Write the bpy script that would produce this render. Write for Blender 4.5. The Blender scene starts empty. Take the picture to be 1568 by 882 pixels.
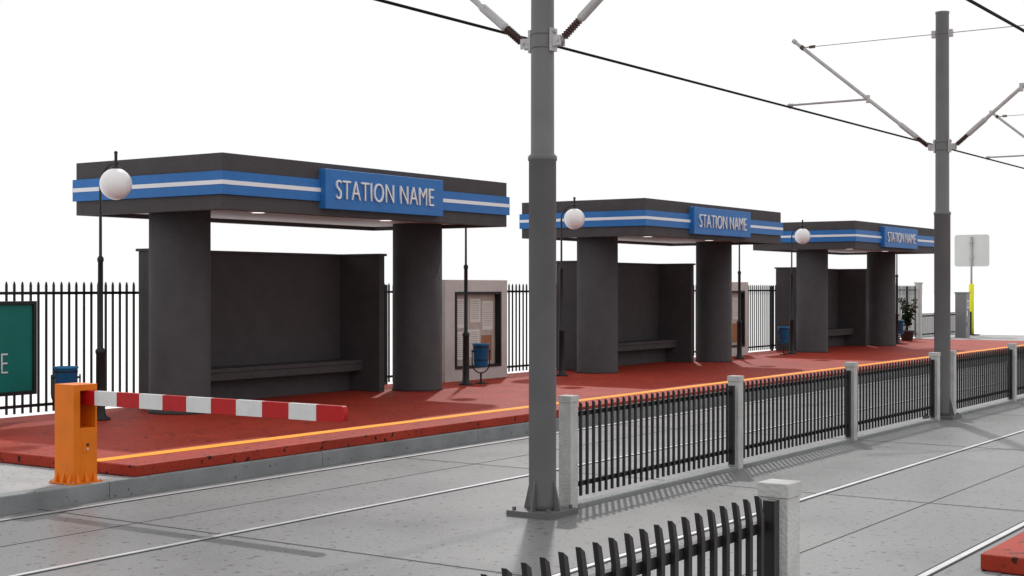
import bpy, bmesh, math, random
from mathutils import Vector, Matrix
random.seed(7)
scene = bpy.context.scene
COL = scene.collection

# ------------------------------------------------------------ materials
def new_mat(name, col, rough=0.6, metal=0.0, var=0.08, vscale=3.0, bump=0.0, bscale=60.0,
            speck=None, speck_scale=40.0, speck_thr=0.62, spec=0.4, emit=None, estr=0.0,
            stain=None, stain_scale=0.6, bump_dist=0.01, rough_var=0.0, speck2=None, speck2_scale=60, speck2_thr=0.62):
    m = bpy.data.materials.new(name); m.use_nodes = True
    nt = m.node_tree; N = nt.nodes; L = nt.links
    b = N["Principled BSDF"]
    geo = N.new("ShaderNodeNewGeometry")
    pos = geo.outputs["Position"]
    n1 = N.new("ShaderNodeTexNoise"); n1.inputs["Scale"].default_value = vscale
    n1.inputs["Detail"].default_value = 6; L.new(pos, n1.inputs["Vector"])
    r1 = N.new("ShaderNodeValToRGB")
    r1.color_ramp.elements[0].position = 0.3; r1.color_ramp.elements[1].position = 0.7
    c = col
    r1.color_ramp.elements[0].color = (c[0]*(1-var), c[1]*(1-var), c[2]*(1-var), 1)
    r1.color_ramp.elements[1].color = (min(1,c[0]*(1+var)), min(1,c[1]*(1+var)), min(1,c[2]*(1+var)), 1)
    L.new(n1.outputs["Fac"], r1.inputs["Fac"])
    out = r1.outputs["Color"]
    def mixin(scale, thr0, thr1, colr, out, detail=3):
        n = N.new("ShaderNodeTexNoise"); n.inputs["Scale"].default_value = scale
        n.inputs["Detail"].default_value = detail; L.new(pos, n.inputs["Vector"])
        r = N.new("ShaderNodeValToRGB")
        r.color_ramp.elements[0].position = thr0; r.color_ramp.elements[1].position = thr1
        r.color_ramp.elements[0].color = (0,0,0,1); r.color_ramp.elements[1].color = (1,1,1,1)
        L.new(n.outputs["Fac"], r.inputs["Fac"])
        mx = N.new("ShaderNodeMix"); mx.data_type = 'RGBA'
        L.new(r.outputs["Color"], mx.inputs["Factor"])
        L.new(out, mx.inputs["A"]); mx.inputs["B"].default_value = (*colr, 1)
        return mx.outputs["Result"]
    if stain: out = mixin(stain_scale, 0.45, 0.85, stain, out, 5)
    if speck: out = mixin(speck_scale, speck_thr, speck_thr+0.03, speck, out, 2)
    if speck2: out = mixin(speck2_scale, speck2_thr, speck2_thr+0.05, speck2, out, 2)
    L.new(out, b.inputs["Base Color"])
    b.inputs["Roughness"].default_value = rough
    if rough_var:
        mr = N.new("ShaderNodeMapRange")
        mr.inputs["To Min"].default_value = rough-rough_var; mr.inputs["To Max"].default_value = rough+rough_var
        L.new(n1.outputs["Fac"], mr.inputs["Value"]); L.new(mr.outputs["Result"], b.inputs["Roughness"])
    b.inputs["Metallic"].default_value = metal
    b.inputs["Specular IOR Level"].default_value = spec
    if emit:
        b.inputs["Emission Color"].default_value = (*emit,1); b.inputs["Emission Strength"].default_value = estr
    if bump:
        n2 = N.new("ShaderNodeTexNoise"); n2.inputs["Scale"].default_value = bscale
        n2.inputs["Detail"].default_value = 4; L.new(pos, n2.inputs["Vector"])
        bp = N.new("ShaderNodeBump"); bp.inputs["Strength"].default_value = bump
        bp.inputs["Distance"].default_value = bump_dist
        L.new(n2.outputs["Fac"], bp.inputs["Height"]); L.new(bp.outputs["Normal"], b.inputs["Normal"])
    return m

M = {}
M['ground'] = new_mat('white_ground', (0.84,0.84,0.84), 0.9, var=0.01, spec=0.1)
M['concrete'] = new_mat('track_concrete', (0.178,0.178,0.182), 0.40, var=0.11, vscale=0.9, bump=0.3, bscale=40,
                        speck=(0.055,0.055,0.055), speck_scale=14, speck_thr=0.635, stain=(0.138,0.138,0.143), stain_scale=0.45, spec=0.28, rough_var=0.12,
                        speck2=(0.245,0.245,0.245), speck2_scale=40, speck2_thr=0.63)
M['kerb'] = new_mat('kerb_concrete', (0.25,0.26,0.265), 0.75, var=0.14, vscale=5, bump=0.4, bscale=50, stain=(0.15,0.16,0.165), stain_scale=2.5, spec=0.2,
                    speck=(0.10,0.10,0.10), speck_scale=22, speck_thr=0.68)
M['pave'] = new_mat('sidewalk_concrete', (0.35,0.35,0.355), 0.7, var=0.10, vscale=3, bump=0.2, bscale=60, stain=(0.27,0.27,0.275), stain_scale=1.2, spec=0.2,
                    speck=(0.14,0.14,0.14), speck_scale=18, speck_thr=0.65)
M['red'] = new_mat('red_paving', (0.335,0.036,0.019), 0.6, var=0.15, vscale=1.6, bump=0.3, bscale=40,
                   speck=(0.045,0.012,0.010), speck_scale=13, speck_thr=0.635, stain=(0.265,0.030,0.017), stain_scale=0.9, spec=0.13,
                   speck2=(0.22,0.025,0.015), speck2_scale=35, speck2_thr=0.60)
M['yellow'] = new_mat('yellow_line', (0.90,0.33,0.008), 0.6, var=0.08, vscale=8, spec=0.15)
M['joint'] = new_mat('joint_dark', (0.085,0.085,0.085), 0.8, spec=0.1)
M['rail'] = new_mat('rail_steel', (0.60,0.60,0.62), 0.33, metal=0.6, var=0.12, vscale=4)
M['char'] = new_mat('charcoal_stucco', (0.062,0.056,0.059), 0.75, var=0.09, vscale=3.5, bump=0.8, bscale=34, spec=0.22, bump_dist=0.020)
M['blue'] = new_mat('blue_paint', (0.024,0.140,0.40), 0.5, var=0.07, vscale=5, bump=0.3, bscale=100, spec=0.25)
M['white'] = new_mat('white_paint', (0.70,0.71,0.74), 0.5, var=0.02)
M['soffit'] = new_mat('soffit_panel', (0.42,0.37,0.37), 0.6, var=0.03)
M['lampglow'] = new_mat('downlight', (0.9,0.9,0.9), 0.4, emit=(1,0.97,0.95), estr=1.0)
M['black'] = new_mat('black_iron', (0.010,0.010,0.011), 0.5, var=0.15, spec=0.35)
M['post'] = new_mat('post_concrete', (0.50,0.50,0.49), 0.85, var=0.07, vscale=12, bump=0.8, bscale=60, stain=(0.37,0.37,0.36), stain_scale=4, spec=0.2, bump_dist=0.012)
M['pole'] = new_mat('pole_grey_paint', (0.125,0.125,0.13), 0.5, var=0.09, vscale=2.5, bump=0.1, bscale=90, spec=0.35, metal=0.1)
M['galv'] = new_mat('galvanised_tube', (0.40,0.39,0.39), 0.5, metal=0.2, var=0.12, vscale=9, speck=(0.25,0.2,0.18), speck_scale=30, speck_thr=0.68)
M['insul'] = new_mat('brown_insulator', (0.045,0.015,0.012), 0.3, spec=0.5)
M['wire'] = new_mat('wire', (0.004,0.004,0.004), 0.7, spec=0.1)
M['orange'] = new_mat('orange_paint', (0.74,0.175,0.006), 0.45, var=0.07, vscale=4, speck=(0.5,0.12,0.01), speck_scale=30, speck_thr=0.70, spec=0.25, bump=0.1, bscale=120)
M['redp'] = new_mat('red_stripe', (0.43,0.006,0.008), 0.4, var=0.08, vscale=12, spec=0.25)
M['whitep'] = new_mat('white_stripe', (0.64,0.64,0.64), 0.4, var=0.06, vscale=10)
M['globe'] = new_mat('globe_glass', (0.76,0.74,0.75), 0.25, var=0.01, spec=0.5)
M['teal'] = new_mat('teal_panel', (0.006,0.150,0.125), 0.4, var=0.10, vscale=2, spec=0.2)
M['beige'] = new_mat('info_concrete', (0.50,0.46,0.44), 0.8, var=0.06, vscale=6, bump=0.3, bscale=60)
M['paper'] = new_mat('paper', (0.62,0.60,0.56), 0.8, var=0.03)
M['cork'] = new_mat('notice_board', (0.42,0.37,0.33), 0.8, var=0.1, vscale=6)
M['wood'] = new_mat('brown_notice', (0.30,0.13,0.06), 0.7, var=0.1, vscale=8)
M['ink'] = new_mat('printed_ink', (0.26,0.26,0.26), 0.8)
M['bin'] = new_mat('blue_bin', (0.010,0.13,0.30), 0.4, var=0.08, vscale=10, spec=0.3)
M['leaf'] = new_mat('leaf', (0.022,0.055,0.018), 0.4, var=0.5, vscale=8)
M['stem'] = new_mat('stem', (0.09,0.06,0.035), 0.8)
M['pot'] = new_mat('pot', (0.06,0.055,0.05), 0.7)
M['yel'] = new_mat('yellow_sleeve', (0.80,0.78,0.02), 0.45, var=0.03)
M['machine'] = new_mat('machine_grey', (0.17,0.17,0.175), 0.45, var=0.05)
M['screen'] = new_mat('screen', (0.03,0.04,0.05), 0.15)
M['lightgrey'] = new_mat('sign_back', (0.60,0.62,0.60), 0.5, var=0.03)

# ------------------------------------------------------------ mesh builder
class MB:
    def __init__(s): s.bm = bmesh.new(); s.mats = []
    def mi(s, k):
        if k not in s.mats: s.mats.append(k)
        return s.mats.index(k)
    def faces(s, vs, fs, mat, smooth=False):
        V = [s.bm.verts.new(v) for v in vs]; i = s.mi(mat)
        for f in fs:
            fc = s.bm.faces.new([V[j] for j in f]); fc.material_index = i; fc.smooth = smooth
    def box(s, x0,x1,y0,y1,z0,z1, mat):
        vs = [(x0,y0,z0),(x1,y0,z0),(x1,y1,z0),(x0,y1,z0),(x0,y0,z1),(x1,y0,z1),(x1,y1,z1),(x0,y1,z1)]
        s.faces(vs, [(0,3,2,1),(4,5,6,7),(0,1,5,4),(1,2,6,5),(2,3,7,6),(3,0,4,7)], mat)
    def hexa(s, vs, mat):
        s.faces(vs, [(0,3,2,1),(4,5,6,7),(0,1,5,4),(1,2,6,5),(2,3,7,6),(3,0,4,7)], mat)
    def cyl(s, p0, p1, r0, r1, mat, seg=16, caps=True):
        p0=Vector(p0); p1=Vector(p1); d=(p1-p0).normalized()
        a = d.orthogonal().normalized(); b = d.cross(a); i=s.mi(mat)
        A=[];B=[]
        for k in range(seg):
            t=2*math.pi*k/seg; o=a*math.cos(t)+b*math.sin(t)
            A.append(s.bm.verts.new(p0+o*r0)); B.append(s.bm.verts.new(p1+o*r1))
        for k in range(seg):
            f=s.bm.faces.new([A[k],A[(k+1)%seg],B[(k+1)%seg],B[k]]); f.smooth=True; f.material_index=i
        if caps:
            C=[s.bm.verts.new(v.co) for v in A]; D=[s.bm.verts.new(v.co) for v in B]
            f=s.bm.faces.new(C[::-1]); f.material_index=i
            f=s.bm.faces.new(D); f.material_index=i
    def tube(s, pts, r, mat, seg=10):
        for a,b in zip(pts[:-1],pts[1:]): s.cyl(a,b,r,r,mat,seg)
        for p in pts[1:-1]: s.sphere(p,r*1.01,mat,8,6)
    def lathe(s, prof, mat, c=(0,0,0), seg=24):
        i=s.mi(mat); rings=[]
        for r,z in prof:
            rings.append([s.bm.verts.new((c[0]+r*math.cos(2*math.pi*k/seg), c[1]+r*math.sin(2*math.pi*k/seg), c[2]+z)) for k in range(seg)])
        for A,B in zip(rings[:-1],rings[1:]):
            for k in range(seg):
                f=s.bm.faces.new([A[k],A[(k+1)%seg],B[(k+1)%seg],B[k]]); f.smooth=True; f.material_index=i
        f=s.bm.faces.new(rings[0][::-1]); f.material_index=i
        f=s.bm.faces.new(rings[-1]); f.material_index=i
    def sphere(s, c, r, mat, u=24, v=16):
        i=s.mi(mat)
        ret=bmesh.ops.create_uvsphere(s.bm,u_segments=u,v_segments=v,radius=r,matrix=Matrix.Translation(Vector(c)))
        fs=set()
        for w in ret['verts']:
            for f in w.link_faces: fs.add(f)
        for f in fs: f.smooth=True; f.material_index=i
    def mesh(s, name):
        me=bpy.data.meshes.new(name); s.bm.to_mesh(me); s.bm.free()
        for k in s.mats: me.materials.append(M[k])
        return me
def obj(name, me, loc=(0,0,0), parent=None, bevel=0.0, rotz=0.0):
    if isinstance(me, MB): me = me.mesh(name)
    o=bpy.data.objects.new(name, me); o.location=loc; o.rotation_euler[2]=rotz; COL.objects.link(o)
    if parent: o.parent=parent
    if bevel:
        b=o.modifiers.new("bevel",'BEVEL'); b.width=bevel; b.segments=2; b.limit_method='ANGLE'; b.angle_limit=math.radians(50)
    return o
def empty(name, loc):
    e=bpy.data.objects.new(name,None); e.location=loc; e.empty_display_size=0.3; COL.objects.link(e); return e
def text_mesh(txt, width, height, extr, mat, off=-0.012):
    cu=bpy.data.curves.new(txt,'FONT'); cu.body=txt; cu.size=1; cu.extrude=0.02; cu.offset=off; cu.space_character=1.05
    o=bpy.data.objects.new('tmp_text',cu); COL.objects.link(o)
    bpy.context.view_layer.update()
    dg=bpy.context.evaluated_depsgraph_get()
    me=bpy.data.meshes.new_from_object(o.evaluated_get(dg))
    xs=[v.co.x for v in me.vertices]; ys=[v.co.y for v in me.vertices]
    x0,x1,y0,y1=min(xs),max(xs),min(ys),max(ys)
    for v in me.vertices:
        x=(v.co.x-x0)/(x1-x0)*width-width/2; z=(v.co.y-y0)/(y1-y0)*height-height/2
        y=-(v.co.z)/0.02*extr
        v.co=(x,y,z)
    me.materials.clear(); me.materials.append(M[mat]); me.name='text_'+txt.replace(' ','_').lower()
    bpy.data.objects.remove(o)
    return me

SP=11.25   # station module
YC=6.85    # centre line

# ------------------------------------------------------------ ground & paving
mb=MB(); mb.faces([(-300,-300,-0.03),(400,-300,-0.03),(400,400,-0.03),(-300,400,-0.03)],[(0,1,2,3)],'ground'); obj('ground',mb)
mb=MB(); mb.box(-6,75,2.3,10.9,-0.025,0.0,'concrete')
for y in (9.45,4.25):
    mb.box(-6,75,y-0.005,y+0.005,0.0005,0.003,'joint')
for i in range(-1,15):
    x=3.3+i*4.9
    mb.box(x-0.006,x+0.006,2.92,10.78,0.0035,0.005,'joint')
obj('track_pavement',mb)
for y in (10.5,8.4,5.3,3.2):
    mb=MB()
    mb.box(-6,75,y-0.025,y+0.025,0.001,0.010,'rail')
    mb.box(-6,75,y+0.026,y+0.048,0.001,0.0065,'joint')
    mb.box(-6,75,y-0.038,y-0.026,0.001,0.0065,'joint')
    obj('tram_rail',mb)
mb=MB()
x=-6
for i in range(22):
    mb.box(x+0.0015,x+2.9985,10.76,10.95,-0.02,0.165,'kerb'); x+=3.0
obj('kerb',mb,bevel=0.012)
mb=MB(); mb.box(-6,9.6,10.955,16.45,-0.02,0.16,'pave'); mb.box(9.6,47.4,10.955,16.2,-0.02,0.155,'kerb'); mb.box(47.4,57,10.955,17.4,-0.02,0.16,'pave'); obj('sidewalk',mb)
mb=MB(); mb.box(9.33,47.7,10.79,16.2,0.166,0.278,'red'); obj('station_platform',mb,bevel=0.012)
mb=MB(); mb.box(9.34,47.69,11.31,11.51,0.279,0.282,'yellow'); obj('platform_safety_line',mb)
mb=MB(); x=-6
for i in range(22):
    mb.box(x+0.0015,x+2.9985,2.55,2.74,-0.02,0.165,'kerb'); x+=3.0
obj('kerb',mb,bevel=0.012)
mb=MB(); mb.box(-6,9.6,-4,2.545,-0.02,0.16,'pave'); mb.box(9.6,57,-4,2.545,-0.02,0.155,'kerb'); obj('sidewalk',mb)
mb=MB(); mb.box(9.33,47.7,-3,2.69,0.166,0.278,'red'); obj('station_platform',mb,bevel=0.012)
mb=MB(); mb.box(9.34,47.69,1.99,2.19,0.279,0.282,'yellow'); obj('platform_safety_line',mb)

# ------------------------------------------------------------ shelter
CX,CY=16.34,14.9
def build_parts():
    P={}
    m=MB()
    X0,X1,Y0,Y1=-3.25,3.25,-1.43,1.46
    m.box(X0,X1,Y0,Y1,3.521,3.757,'char')
    t=0.12; z0,z1=3.02,3.216
    m.box(X0,X1,Y0,Y0+t,z0,z1,'char'); m.box(X0,X1,Y1-t,Y1,z0,z1,'char')
    m.box(X0,X0+t,Y0+t,Y1-t,z0,z1,'char'); m.box(X1-t,X1,Y0+t,Y1-t,z0,z1,'char')
    P['roof_fascia']=(m,0.006)
    m=MB(); e=0.035
    m.box(X0-e,X1+e,Y0-e,Y0+0.2,3.217,3.52,'blue'); m.box(X0-e,X1+e,Y1-0.2,Y1+e,3.217,3.52,'blue')
    m.box(X0-e,X0+0.2,Y0+0.2005,Y1-0.2005,3.217,3.52,'blue'); m.box(X1-0.2,X1+e,Y0+0.2005,Y1-0.2005,3.217,3.52,'blue')
    P['blue_band']=(m,0.0)
    m=MB(); e=0.04
    a,b=3.345,3.40
    m.box(X0-e,X1+e,Y0-e,Y0-0.016,a,b,'white'); m.box(X0-e,X1+e,Y1+0.02,Y1+e,a,b,'white')
    m.box(X0-e,X0-0.02,Y0-0.016,Y1+0.02,a,b,'white'); m.box(X1+0.02,X1+e,Y0-0.016,Y1+0.02,a,b,'white')
    P['white_stripe']=(m,0)
    m=MB(); m.box(X0+t,X1-t,Y0+t,Y1-t,3.08,3.2165,'soffit')
    for x in (-1.9,0.9):
        m.lathe([(0.13,0),(0.13,0.03)],'white',(x,-0.75,3.055),20)
        m.lathe([(0.09,0),(0.09,0.01)],'lampglow',(x,-0.75,3.05),20)
    P['soffit']=(m,0)
    for n,x in (('column_left',-2.66),('column_right',2.66)):
        m=MB(); m.lathe([(0.43,0.278),(0.43,0.31),(0.418,0.33),(0.418,3.08)],'char',(x,0,0),48); P[n]=(m,0)
    m=MB(); xa,xb=-2.37,2.03
    m.box(xa,xb,1.06,1.18,0.278,2.53,'char')
    m.box(xa,xa+0.13,0.2,1.06,0.278,2.53,'char'); m.box(xb-0.13,xb,0.2,1.06,0.278,2.53,'char')
    m.box(xa-0.03,xb+0.03,1.03,1.21,2.53,2.57,'char')
    m.box(xa-0.03,xa+0.16,0.17,1.03,2.53,2.57,'char'); m.box(xb-0.16,xb+0.03,0.17,1.03,2.53,2.57,'char')
    P['shelter_wall']=(m,0.006)
    m=MB(); m.box(xa+0.131,xb-0.131,0.56,1.059,0.74,0.80,'char')
    m.box(xa+0.131,xb-0.131,0.58,0.64,0.62,0.74,'char')
    m.box(xa+0.131,xb-0.131,0.85,0.92,0.278,0.74,'char')
    P['bench']=(m,0.006)
    m=MB(); m.box(-1.40,1.32,-1.56,-1.40,3.11,3.67,'blue'); P['name_sign']=(m,0.008)
    return P
parts=build_parts(); meshes={k:(v[0].mesh(k),v[1]) for k,v in parts.items()}
TX=text_mesh('STATION NAME',2.25,0.27,0.012,'white')
for n in range(3):
    e=empty('station_shelter',(CX+SP*n,CY,0))
    for k,(me,bv) in meshes.items(): obj(k,me,parent=e,bevel=bv)
    obj('sign_text',TX,(-0.075,-1.575,3.39),parent=e)

# ------------------------------------------------------------ street lamps
m=MB(); G=0.30
m.lathe([(0.13,0.278),(0.13,0.30),(0.075,0.33),(0.06,0.40),(0.058,1.14),(0.066,1.15),(0.066,1.19),(0.035,1.22),(0.033,2.34),(0.042,2.35),(0.042,2.39),(0.02,2.42),(0.018,3.35)],'black')
pts=[(0,0,3.34)]
for i in range(15):
    t=math.pi*(1-i/14*0.55)
    pts.append((0,-(G+G*math.cos(t)),3.34+0.28*math.sin(t)))
pts.append((0,-G,3.61))
m.tube(pts,0.014,'black',8)
m.cyl((0,-G,3.55),(0,-G,3.74),0.02,0.02,'black',12)
m.sphere((0,-G,3.75),0.025,'black',10,8)
m.cyl((0,-G,3.53),(0,-G,3.57),0.07,0.05,'black',16)
m.sphere((0,-G,3.345),0.205,'globe',40,24)
LAMP=m.mesh('street_lamp')
for n in range(3):
    for dx in (-4.03,4.05): obj('street_lamp',LAMP,(CX+dx+SP*n,CY,0))

# ------------------------------------------------------------ litter bins
m=MB()
m.lathe([(0.115,0.58),(0.125,0.59),(0.145,0.97),(0.155,0.975),(0.155,1.0),(0.14,1.0),(0.135,0.97),(0.12,0.66)],'bin',seg=28)
m.lathe([(0.1495,0.93),(0.1495,0.95)],'black',seg=28)
m.lathe([(0.134,0.70),(0.134,0.72)],'black',seg=28)
pts=[]
for i in range(13):
    t=math.pi*i/12; pts.append((0.175*math.cos(t),0,0.66-0.19*math.sin(t)))
pts=[(0.175,0,0.9)]+pts+[(-0.175,0,0.9)]
m.tube(pts,0.011,'black',8)
for s_ in (-1,1): m.cyl((s_*0.13,0,0.86),(s_*0.185,0,0.86),0.014,0.014,'black',8)
m.cyl((0,0,0.28),(0,0,0.48),0.018,0.018,'black',10)
m.lathe([(0.12,0.278),(0.12,0.292),(0.03,0.31)],'black',seg=20)
BIN=m.mesh('litter_bin')
for x in (11.76,20.85,11.79+SP,11.79+2*SP,20.6+2*SP): obj('litter_bin',BIN,(x,CY+(0.0 if x<12 else 0),0),rotz=-0.5)

# ------------------------------------------------------------ info boards
m=MB()
w0,w1=-1.0,1.0; ya,yb=-0.11,0.11
m.box(w0,w0+0.3,ya,yb,0.278,2.15,'beige'); m.box(w1-0.22,w1,ya,yb,0.278,2.15,'beige')
m.box(w0+0.3,w1-0.22,ya,yb,1.93,2.15,'beige'); m.box(w0+0.3,w1-0.22,ya,yb,0.278,0.50,'beige')
b1=w1-0.22
for a in ((w0+0.301,w0+0.35,0.501,1.929),(b1-0.05,b1-0.001,0.501,1.929),(w0+0.35,b1-0.05,1.88,1.929),(w0+0.35,b1-0.05,0.501,0.55)):
    m.box(a[0],a[1],-0.13,-0.02,a[2],a[3],'black')
m.box(w0+0.301,b1-0.001,0.0,0.03,0.501,1.929,'cork')
rnd=random.Random(3)
for (a,b,c,d) in ((-0.6,-0.15,1.25,1.8),(-0.08,0.25,1.35,1.8),(0.31,0.66,1.2,1.75),(-0.6,-0.3,0.66,1.18),(-0.22,0.22,0.7,1.22)):
    m.box(a,b,-0.008,-0.0005,c,d,'paper')
    z=d-0.06
    while z>c+0.05:
        m.box(a+0.03,b-0.03-rnd.random()*0.1*(b-a),-0.0105,-0.0082,z,z+0.010,'ink'); z-=0.04
m.box(0.29,0.62,-0.008,-0.0005,0.62,1.1,'wood')
INFO=m.mesh('information_board')
for n in range(3): obj('information_board',INFO,(21.72+SP*n-(0.3 if n else 0),15.72,0),bevel=0.004)

# teal sign
e=empty('station_sign_board',(10.6,15.72,0))
m=MB(); m.box(-1.22,1.25,-0.03,0.03,0.66,1.78,'teal'); obj('panel',m,parent=e)
m=MB()
m.box(-1.27,-1.22,-0.06,0.05,0.61,1.83,'black'); m.box(1.25,1.30,-0.06,0.05,0.61,1.83,'black')
m.box(-1.22,1.25,-0.06,0.05,1.78,1.83,'black'); m.box(-1.22,1.25,-0.06,0.05,0.61,0.66,'black')
m.box(-1.0,-0.94,0.051,0.11,0.278,1.7,'black'); m.box(-0.1,-0.04,0.051,0.11,0.278,1.7,'black')
obj('frame',m,parent=e,bevel=0.004)
obj('sign_text',text_mesh('STATION NAME',2.0,0.26,0.004,'white',-0.02),(-0.13,-0.036,1.03),parent=e)

# ------------------------------------------------------------ tall back fence
m=MB(); X0,X1=5.0,49.0; Y=16.32
x=X0
while x<X1:
    j=rnd.uniform(-0.004,0.004)
    m.box(x-0.013+j,x+0.013+j,Y-0.013,Y+0.013,0.30,2.04,'black')
    m.hexa([(x-0.013+j,Y-0.013,2.04),(x+0.013+j,Y-0.013,2.04),(x+0.013+j,Y+0.013,2.04),(x-0.013+j,Y+0.013,2.04),
            (x-0.006+j,Y-0.006,2.085),(x+0.006+j,Y-0.006,2.085),(x+0.006+j,Y+0.006,2.085),(x-0.006+j,Y+0.006,2.085)],'black')
    x+=0.128
for z in (0.40,1.93): m.box(X0,X1,Y-0.02,Y+0.02,z-0.02,z+0.02,'black')
x=14.25-2.8125*3
while x<X1:
    m.box(x-0.03,x+0.03,Y-0.03,Y+0.03,-0.02,2.06,'black'); x+=2.8125
obj('metal_fence',m)
m=MB(); m.box(-0.1,0.1,-0.1,0.1,-0.02,2.15,'post'); m.box(-0.12,0.12,-0.12,0.12,2.15,2.2,'post'); obj('concrete_fence_post',m,(49.15,16.3,0),bevel=0.006)

# ------------------------------------------------------------ low fences
def low_fence(xa,xb,y,z0,pitch=0.115,topbend=0.0,w=0.014,h=0.010,zt=0.950,zr=0.845):
    m=MB(); n=max(2,int(round((xb-xa)/pitch))); p=(xb-xa)/n
    for i in range(n+1):
        x=xa+p*i
        if i in (0,n): m.box(x-0.025,x+0.025,y-0.025,y+0.025,z0+0.05,z0+zt-0.03,'black'); continue
        x+=rnd.uniform(-0.002,0.002); zs=zt-0.09
        m.box(x-w,x+w,y-h,y+h,z0+0.09,z0+zs,'black')
        m.hexa([(x-w,y-h,z0+zs),(x+w,y-h,z0+zs),(x+w,y+h,z0+zs),(x-w,y+h,z0+zs),
                (x-w,y-h+topbend,z0+zt),(x+w,y-h+topbend,z0+zt-0.018),(x+w,y+h+topbend,z0+zt-0.018),(x-w,y+h+topbend,z0+zt)],'black')
    for z in (0.20,zr): m.box(xa,xb,y+h+0.0005,y+h+0.03,z0+z-0.022,z0+z+0.022,'black')
    return m
def cpost(z0=0.0):
    m=MB(); s=0.064
    m.box(-s,s,-s,s,z0-0.02,z0+0.965,'post'); m.box(-s-0.006,s+0.006,-s-0.006,s+0.006,z0+0.966,z0+1.025,'post')
    return m
CP=cpost().mesh('concrete_fence_post')
for n in range(4):
    xs=[10.95+SP*n+d for d in (0,3.5,7.0,10.45)]
    for x in xs: obj('concrete_fence_post',CP,(x,YC,0),bevel=0.003)
    for a,b in zip(xs[:-1],xs[1:]):
        m=low_fence(a+0.1,b-0.1,YC,0.0)
        m.box(a+0.075,b-0.075,YC-0.07,YC+0.07,-0.01,0.03,'kerb')
        obj('metal_fence',m)
# near fence
CP2=cpost(0.165).mesh('concrete_fence_post')
for x in (5.55,2.05): obj('concrete_fence_post',CP2,(x,2.43,0),bevel=0.003)
obj('metal_fence',low_fence(2.15,5.42,2.41,0.165,0.107,0.012,zt=0.995,zr=0.86))
obj('metal_fence',low_fence(-1.3,1.95,2.41,0.165,0.107,0.012,zt=0.995,zr=0.86))
# far low fence
obj('metal_fence',low_fence(49.4,52.4,16.32,0.16)); obj('metal_fence',low_fence(52.5,55.4,16.32,0.16))

# ------------------------------------------------------------ catenary poles
def pole():
    m=MB()
    m.box(-0.23,0.23,-0.23,0.23,0.0,0.05,'pole')
    for sx in (-1,1):
        for sy in (-1,1): m.cyl((sx*0.18,sy*0.18,0.05),(sx*0.18,sy*0.18,0.08),0.018,0.018,'pole',6)
    m.lathe([(0.128,0.05),(0.121,0.10),(0.121,3.12),(0.129,3.125),(0.129,3.16),(0.122,3.165),(0.104,3.185),(0.099,6.2),(0.105,6.21),(0.105,6.24)],'pole',seg=40)
    for k in range(4):
        c,s_=[(1,0),(0,1),(-1,0),(0,-1)][k]; t=0.01
        px,py=-s_*t,c*t
        a,b,h=0.11,0.19,0.26
        m.hexa([(c*a-px,s_*a-py,0.05),(c*b-px,s_*b-py,0.05),(c*b+px,s_*b+py,0.05),(c*a+px,s_*a+py,0.05),
                (c*a-px,s_*a-py,0.05+h),(c*(a+.015)-px,s_*(a+.015)-py,0.05+h),(c*(a+.015)+px,s_*(a+.015)+py,0.05+h),(c*a+px,s_*a+py,0.05+h)],'pole')
    for z in (4.12,4.24):
        m.lathe([(0.106,0),(0.106,0.02)],'pole',(0,0,z-0.01),24)
    m.lathe([(0.106,0),(0.106,0.02)],'pole',(0,0,5.89),24)
    for sy in (-1,1):
        def y(v): return sy*v
        def Y_(a,b): return (min(y(a),y(b)),max(y(a),y(b)))
        m.box(-0.045,0.045,*Y_(0.10,0.125),4.08,4.28,'galv')
        m.box(-0.04,-0.025,*Y_(0.125,0.21),4.12,4.21,'galv'); m.box(0.025,0.04,*Y_(0.125,0.21),4.12,4.21,'galv')
        m.cyl((-0.055,y(0.18),4.165),(0.055,y(0.18),4.165),0.012,0.012,'galv',8)
        m.cyl((0.0,y(0.125),4.25),(0.0,y(0.145),4.25),0.016,0.016,'galv',6)
        p0=Vector((0,y(0.17),4.15)); p1=Vector((0,y(2.42),6.02)); d=(p1-p0).normalized(); Lh=(p1-p0).length
        P=lambda t: p0+d*t
        m.cyl(P(0),P(0.08),0.02,0.02,'galv',10)
        for i in range(8):
            t=0.07+i*0.026
            m.cyl(P(t),P(t+0.013),0.028,0.040,'insul',16); m.cyl(P(t+0.013),P(t+0.026),0.040,0.028,'insul',16)
        m.cyl(P(0.278),P(0.30),0.03,0.04,'galv',14)
        m.cyl(P(0.30),P(0.62),0.04,0.04,'galv',14); m.cyl(P(0.62),P(0.66),0.04,0.03,'galv',14)
        m.cyl(P(0.66),P(Lh),0.028,0.028,'galv',14)
        m.cyl(P(Lh-0.03),P(Lh+0.03),0.036,0.036,'galv',14)
        q=P(Lh-0.18)
        m.cyl(q-d*0.03,q+d*0.03,0.038,0.038,'insul',12)
        m.cyl(q,(0,y(2.15),5.91),0.012,0.012,'galv',8)
        for i in range(3):
            yy=2.16-i*0.035
            m.cyl((0,y(yy),5.91),(0,y(yy-0.02),5.91),0.03,0.03,'insul',10)
        m.cyl((0,y(2.08),5.91),(0,y(0.15),5.91),0.008,0.008,'galv',6)
        m.box(-0.03,0.03,*Y_(0.09,0.16),5.85,5.96,'galv')
        tt=(4.99-4.15)/(6.02-4.15); ym=0.17+tt*(2.42-0.17)
        m.cyl((0,y(ym),4.99),(0,y(2.50),4.99),0.02,0.02,'galv',12)
        m.cyl((0,y(ym)-0.0,4.93),(0,y(ym),5.05),0.03,0.03,'galv',12)
        m.cyl((0,y(2.45),4.99),(0,y(2.53),4.99),0.03,0.03,'galv',12)
        m.cyl((0,y(2.50),5.02),(0,y(2.50),4.93),0.014,0.014,'galv',8)
    return m.mesh('catenary_pole')
PM=pole()
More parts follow.
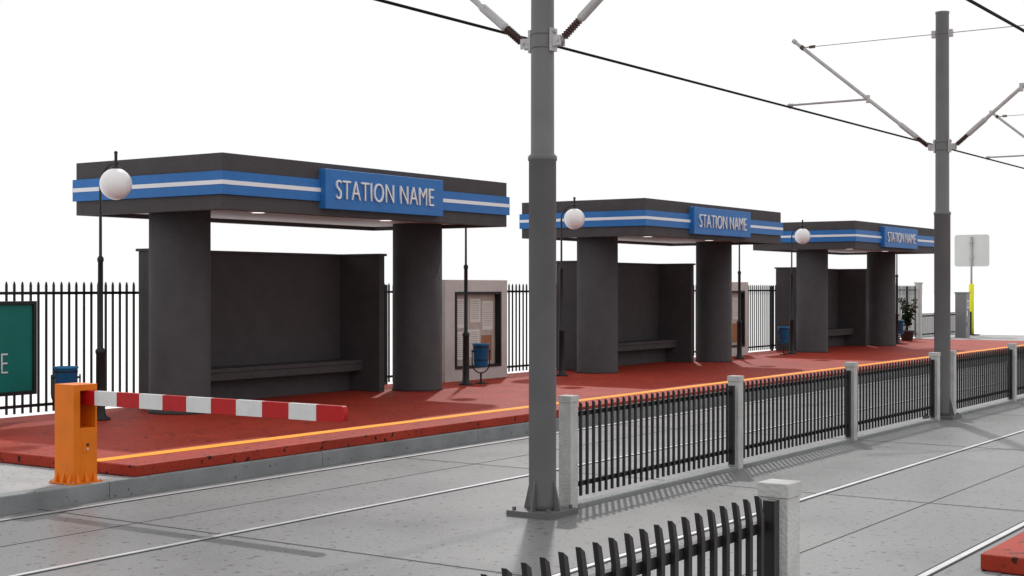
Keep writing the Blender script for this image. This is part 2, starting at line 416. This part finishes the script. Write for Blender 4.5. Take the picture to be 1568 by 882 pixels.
for n in range(-1,5): obj('catenary_pole',PM,(10.52+SP*n,YC,0))
for y in (YC+2.5,YC-2.5):
    m=MB(); m.cyl((-8,y,4.955),(75,y,4.955),0.018,0.018,'wire',8); obj('overhead_wire',m)

# ------------------------------------------------------------ barrier gate
e=empty('barrier_gate',(8.79,10.99,0.165))
m=MB(); h=0.137
m.box(-h,-0.06,-h,h,0.015,0.93,'orange')
m.box(-0.0598,h,-h,h,0.015,0.52,'orange')
m.box(-0.0598,h,0.09,h,0.5202,0.93,'orange')
m.box(h-0.02,h,-h,0.0898,0.5202,0.87,'orange')
m.box(-0.0598,h,-h,0.0898,0.8702,0.93,'orange')
obj('cabinet',m,parent=e,bevel=0.003)
m=MB()
m.box(-0.175,0.175,-0.175,0.175,0.0,0.014,'orange')
for sx in (-1,1):
    for sy in (-1,1): m.cyl((sx*.158,sy*.158,.014),(sx*.158,sy*.158,.03),.010,.010,'galv',6)
H=0.1375
for s_ in (-0.10,0.0,0.10):
    m.hexa([(s_-.02,-.172,.0145),(s_+.02,-.172,.0145),(s_+.02,-H,.0145),(s_-.02,-H,.0145),(s_-.006,-H-.003,.10),(s_+.006,-H-.003,.10),(s_+.006,-H,.10),(s_-.006,-H,.10)],'orange')
    m.hexa([(-.172,s_-.02,.0145),(-H,s_-.02,.0145),(-H,s_+.02,.0145),(-.172,s_+.02,.0145),(-H-.003,s_-.006,.10),(-H,s_-.006,.10),(-H,s_+.006,.10),(-H-.003,s_+.006,.10)],'orange')
obj('base',m,parent=e)
m=MB(); m.box(-0.03,0.07,-0.143,-0.1375,0.29,0.39,'orange'); m.cyl((0.02,-0.143,0.36),(0.02,-0.152,0.36),0.014,0.014,'insul',12); m.cyl((0.02,-0.143,0.32),(0.02,-0.149,0.32),0.01,0.01,'whitep',10)
m.cyl((-0.06,0.0,0.80),(0.115,0,0.80),0.03,0.03,'galv',14)
obj('lock_panel',m,parent=e)
m=MB(); n=11; y0,y1=0.06,-3.33; st=(y0-y1)/n; AX=0.04
for i in range(n-1):
    m.box(AX-0.025,AX+0.025,y0-st*(i+1),y0-st*i,0.735,0.87,'redp' if i%2==0 else 'whitep')
ye=y0-st*(n-1); m.box(AX-0.025,AX+0.025,y1+0.03,ye,0.735,0.87,'redp')
prof=[]
for i in range(9):
    t=-math.pi/2+math.pi*i/8; prof.append((y1+0.03-0.03*math.cos(t),0.8025+0.0675*math.sin(t)))
vs=[(AX-0.025,a,b) for a,b in prof]+[(AX+0.025,a,b) for a,b in prof]
fs=[tuple(range(9)),tuple(range(17,8,-1))]+[(i,i+9,i+10,i+1) for i in range(8)]
m.faces(vs,fs,'redp')
obj('boom_arm',m,parent=e)

# ------------------------------------------------------------ far corner things
m=MB()
m.box(-0.23,0.23,-0.2,0.2,0.16,1.80,'machine'); m.box(-0.25,0.25,-0.24,0.22,1.80,1.85,'machine')
m.box(-0.15,0.15,-0.212,-0.2,1.25,1.55,'lightgrey'); m.box(-0.11,0.11,-0.216,-0.2125,1.3,1.5,'screen')
m.box(-0.15,0.0,-0.212,-0.2,0.95,1.15,'lightgrey'); m.box(0.06,0.15,-0.215,-0.2,0.95,1.18,'screen'); m.box(-0.12,0.12,-0.22,-0.2,0.6,0.72,'screen')
obj('ticket_machine',m,(52.9,15.9,0),bevel=0.01)
m=MB()
m.box(-0.25,0.25,-0.25,0.25,0.16,0.20,'black')
m.lathe([(0.10,0.20),(0.10,2.13),(0.085,2.16)],'yel',seg=20)
m.lathe([(0.04,2.16),(0.04,4.0)],'galv',seg=14)
w,hh,r=0.67,0.62,0.1; prof=[]
for cx,cz,a0 in ((w-r,hh-r,0),(-w+r,hh-r,90),(-w+r,-hh+r,180),(w-r,-hh+r,270)):
    for i in range(6):
        a=math.radians(a0+i*18); prof.append((cx+r*math.cos(a),cz+r*math.sin(a)))
k=len(prof); vs=[(0.045,a,3.46+b) for a,b in prof]+[(0.07,a,3.46+b) for a,b in prof]
m.faces(vs,[tuple(range(k)),tuple(range(2*k-1,k-1,-1))]+[(i,i+k,(i+1)%k+k,(i+1)%k) for i in range(k)],'lightgrey')
for z in (3.15,3.75): m.box(-0.05,0.045,-0.07,0.07,z,z+0.05,'galv')
obj('traffic_sign',m,(55.9,16.45,0))

m=MB()
m.lathe([(0.17,0),(0.22,0.3),(0.235,0.3),(0.235,0.34),(0.2,0.34)],'pot',seg=20)
R=random.Random(11)
for s_ in range(10):
    a=R.uniform(0,6.28); tilt=R.uniform(0.1,0.5); L_=R.uniform(0.65,1.1)
    base=Vector((R.uniform(-.05,.05),R.uniform(-.05,.05),0.32)); pts=[base]
    for i in range(1,6):
        t=i/5; pts.append(base+Vector((math.cos(a)*tilt*t*t,math.sin(a)*tilt*t*t,L_*t)))
    m.tube([tuple(p) for p in pts],0.009,'stem',6)
    for i in range(24):
        t=R.uniform(0.25,1.0)*5; j=min(4,int(t)); p=pts[j].lerp(pts[j+1],t-j)
        aa=R.uniform(0,6.28); dz=R.uniform(-0.5,0.6); dv=Vector((math.cos(aa),math.sin(aa),dz)).normalized()
        sd=dv.cross(Vector((R.uniform(-.3,.3),R.uniform(-.3,.3),1))).normalized(); l=R.uniform(.12,.22); w=l*0.27
        up=sd.cross(dv)*0.02
        m.faces([p,p+dv*l*.35+sd*w+up,p+dv*l*.7+sd*w*.8,p+dv*l-up*2,p+dv*l*.7-sd*w*.8,p+dv*l*.35-sd*w+up],[(0,1,2,3),(0,3,4,5)],'leaf')
obj('potted_plant',m,(45.6,15.5,0.278))

# ------------------------------------------------------------ world, sun, camera
w=bpy.data.worlds.new("World"); scene.world=w; w.use_nodes=True
bg=w.node_tree.nodes["Background"]; bg.inputs[0].default_value=(1,1,1,1); bg.inputs[1].default_value=1.0
sd=bpy.data.lights.new('sun','SUN'); sd.energy=2.0; sd.angle=math.radians(1.5); sd.color=(1,0.97,0.93)
so=bpy.data.objects.new('sun',sd); COL.objects.link(so); so.location=(30,25,30)
so.rotation_euler=Vector((-0.86,-0.52,-0.98)).to_track_quat('-Z','Y').to_euler()
cd=bpy.data.cameras.new('camera'); cd.lens=50; cd.sensor_width=36; cd.clip_end=1500; cd.clip_start=0.05
co=bpy.data.objects.new('camera',cd); COL.objects.link(co); co.location=(0,0,2)
co.rotation_euler=(math.radians(90),0,math.radians(-55.7)); scene.camera=co
scene.view_settings.view_transform='Standard'; scene.view_settings.look='None'; scene.view_settings.exposure=0
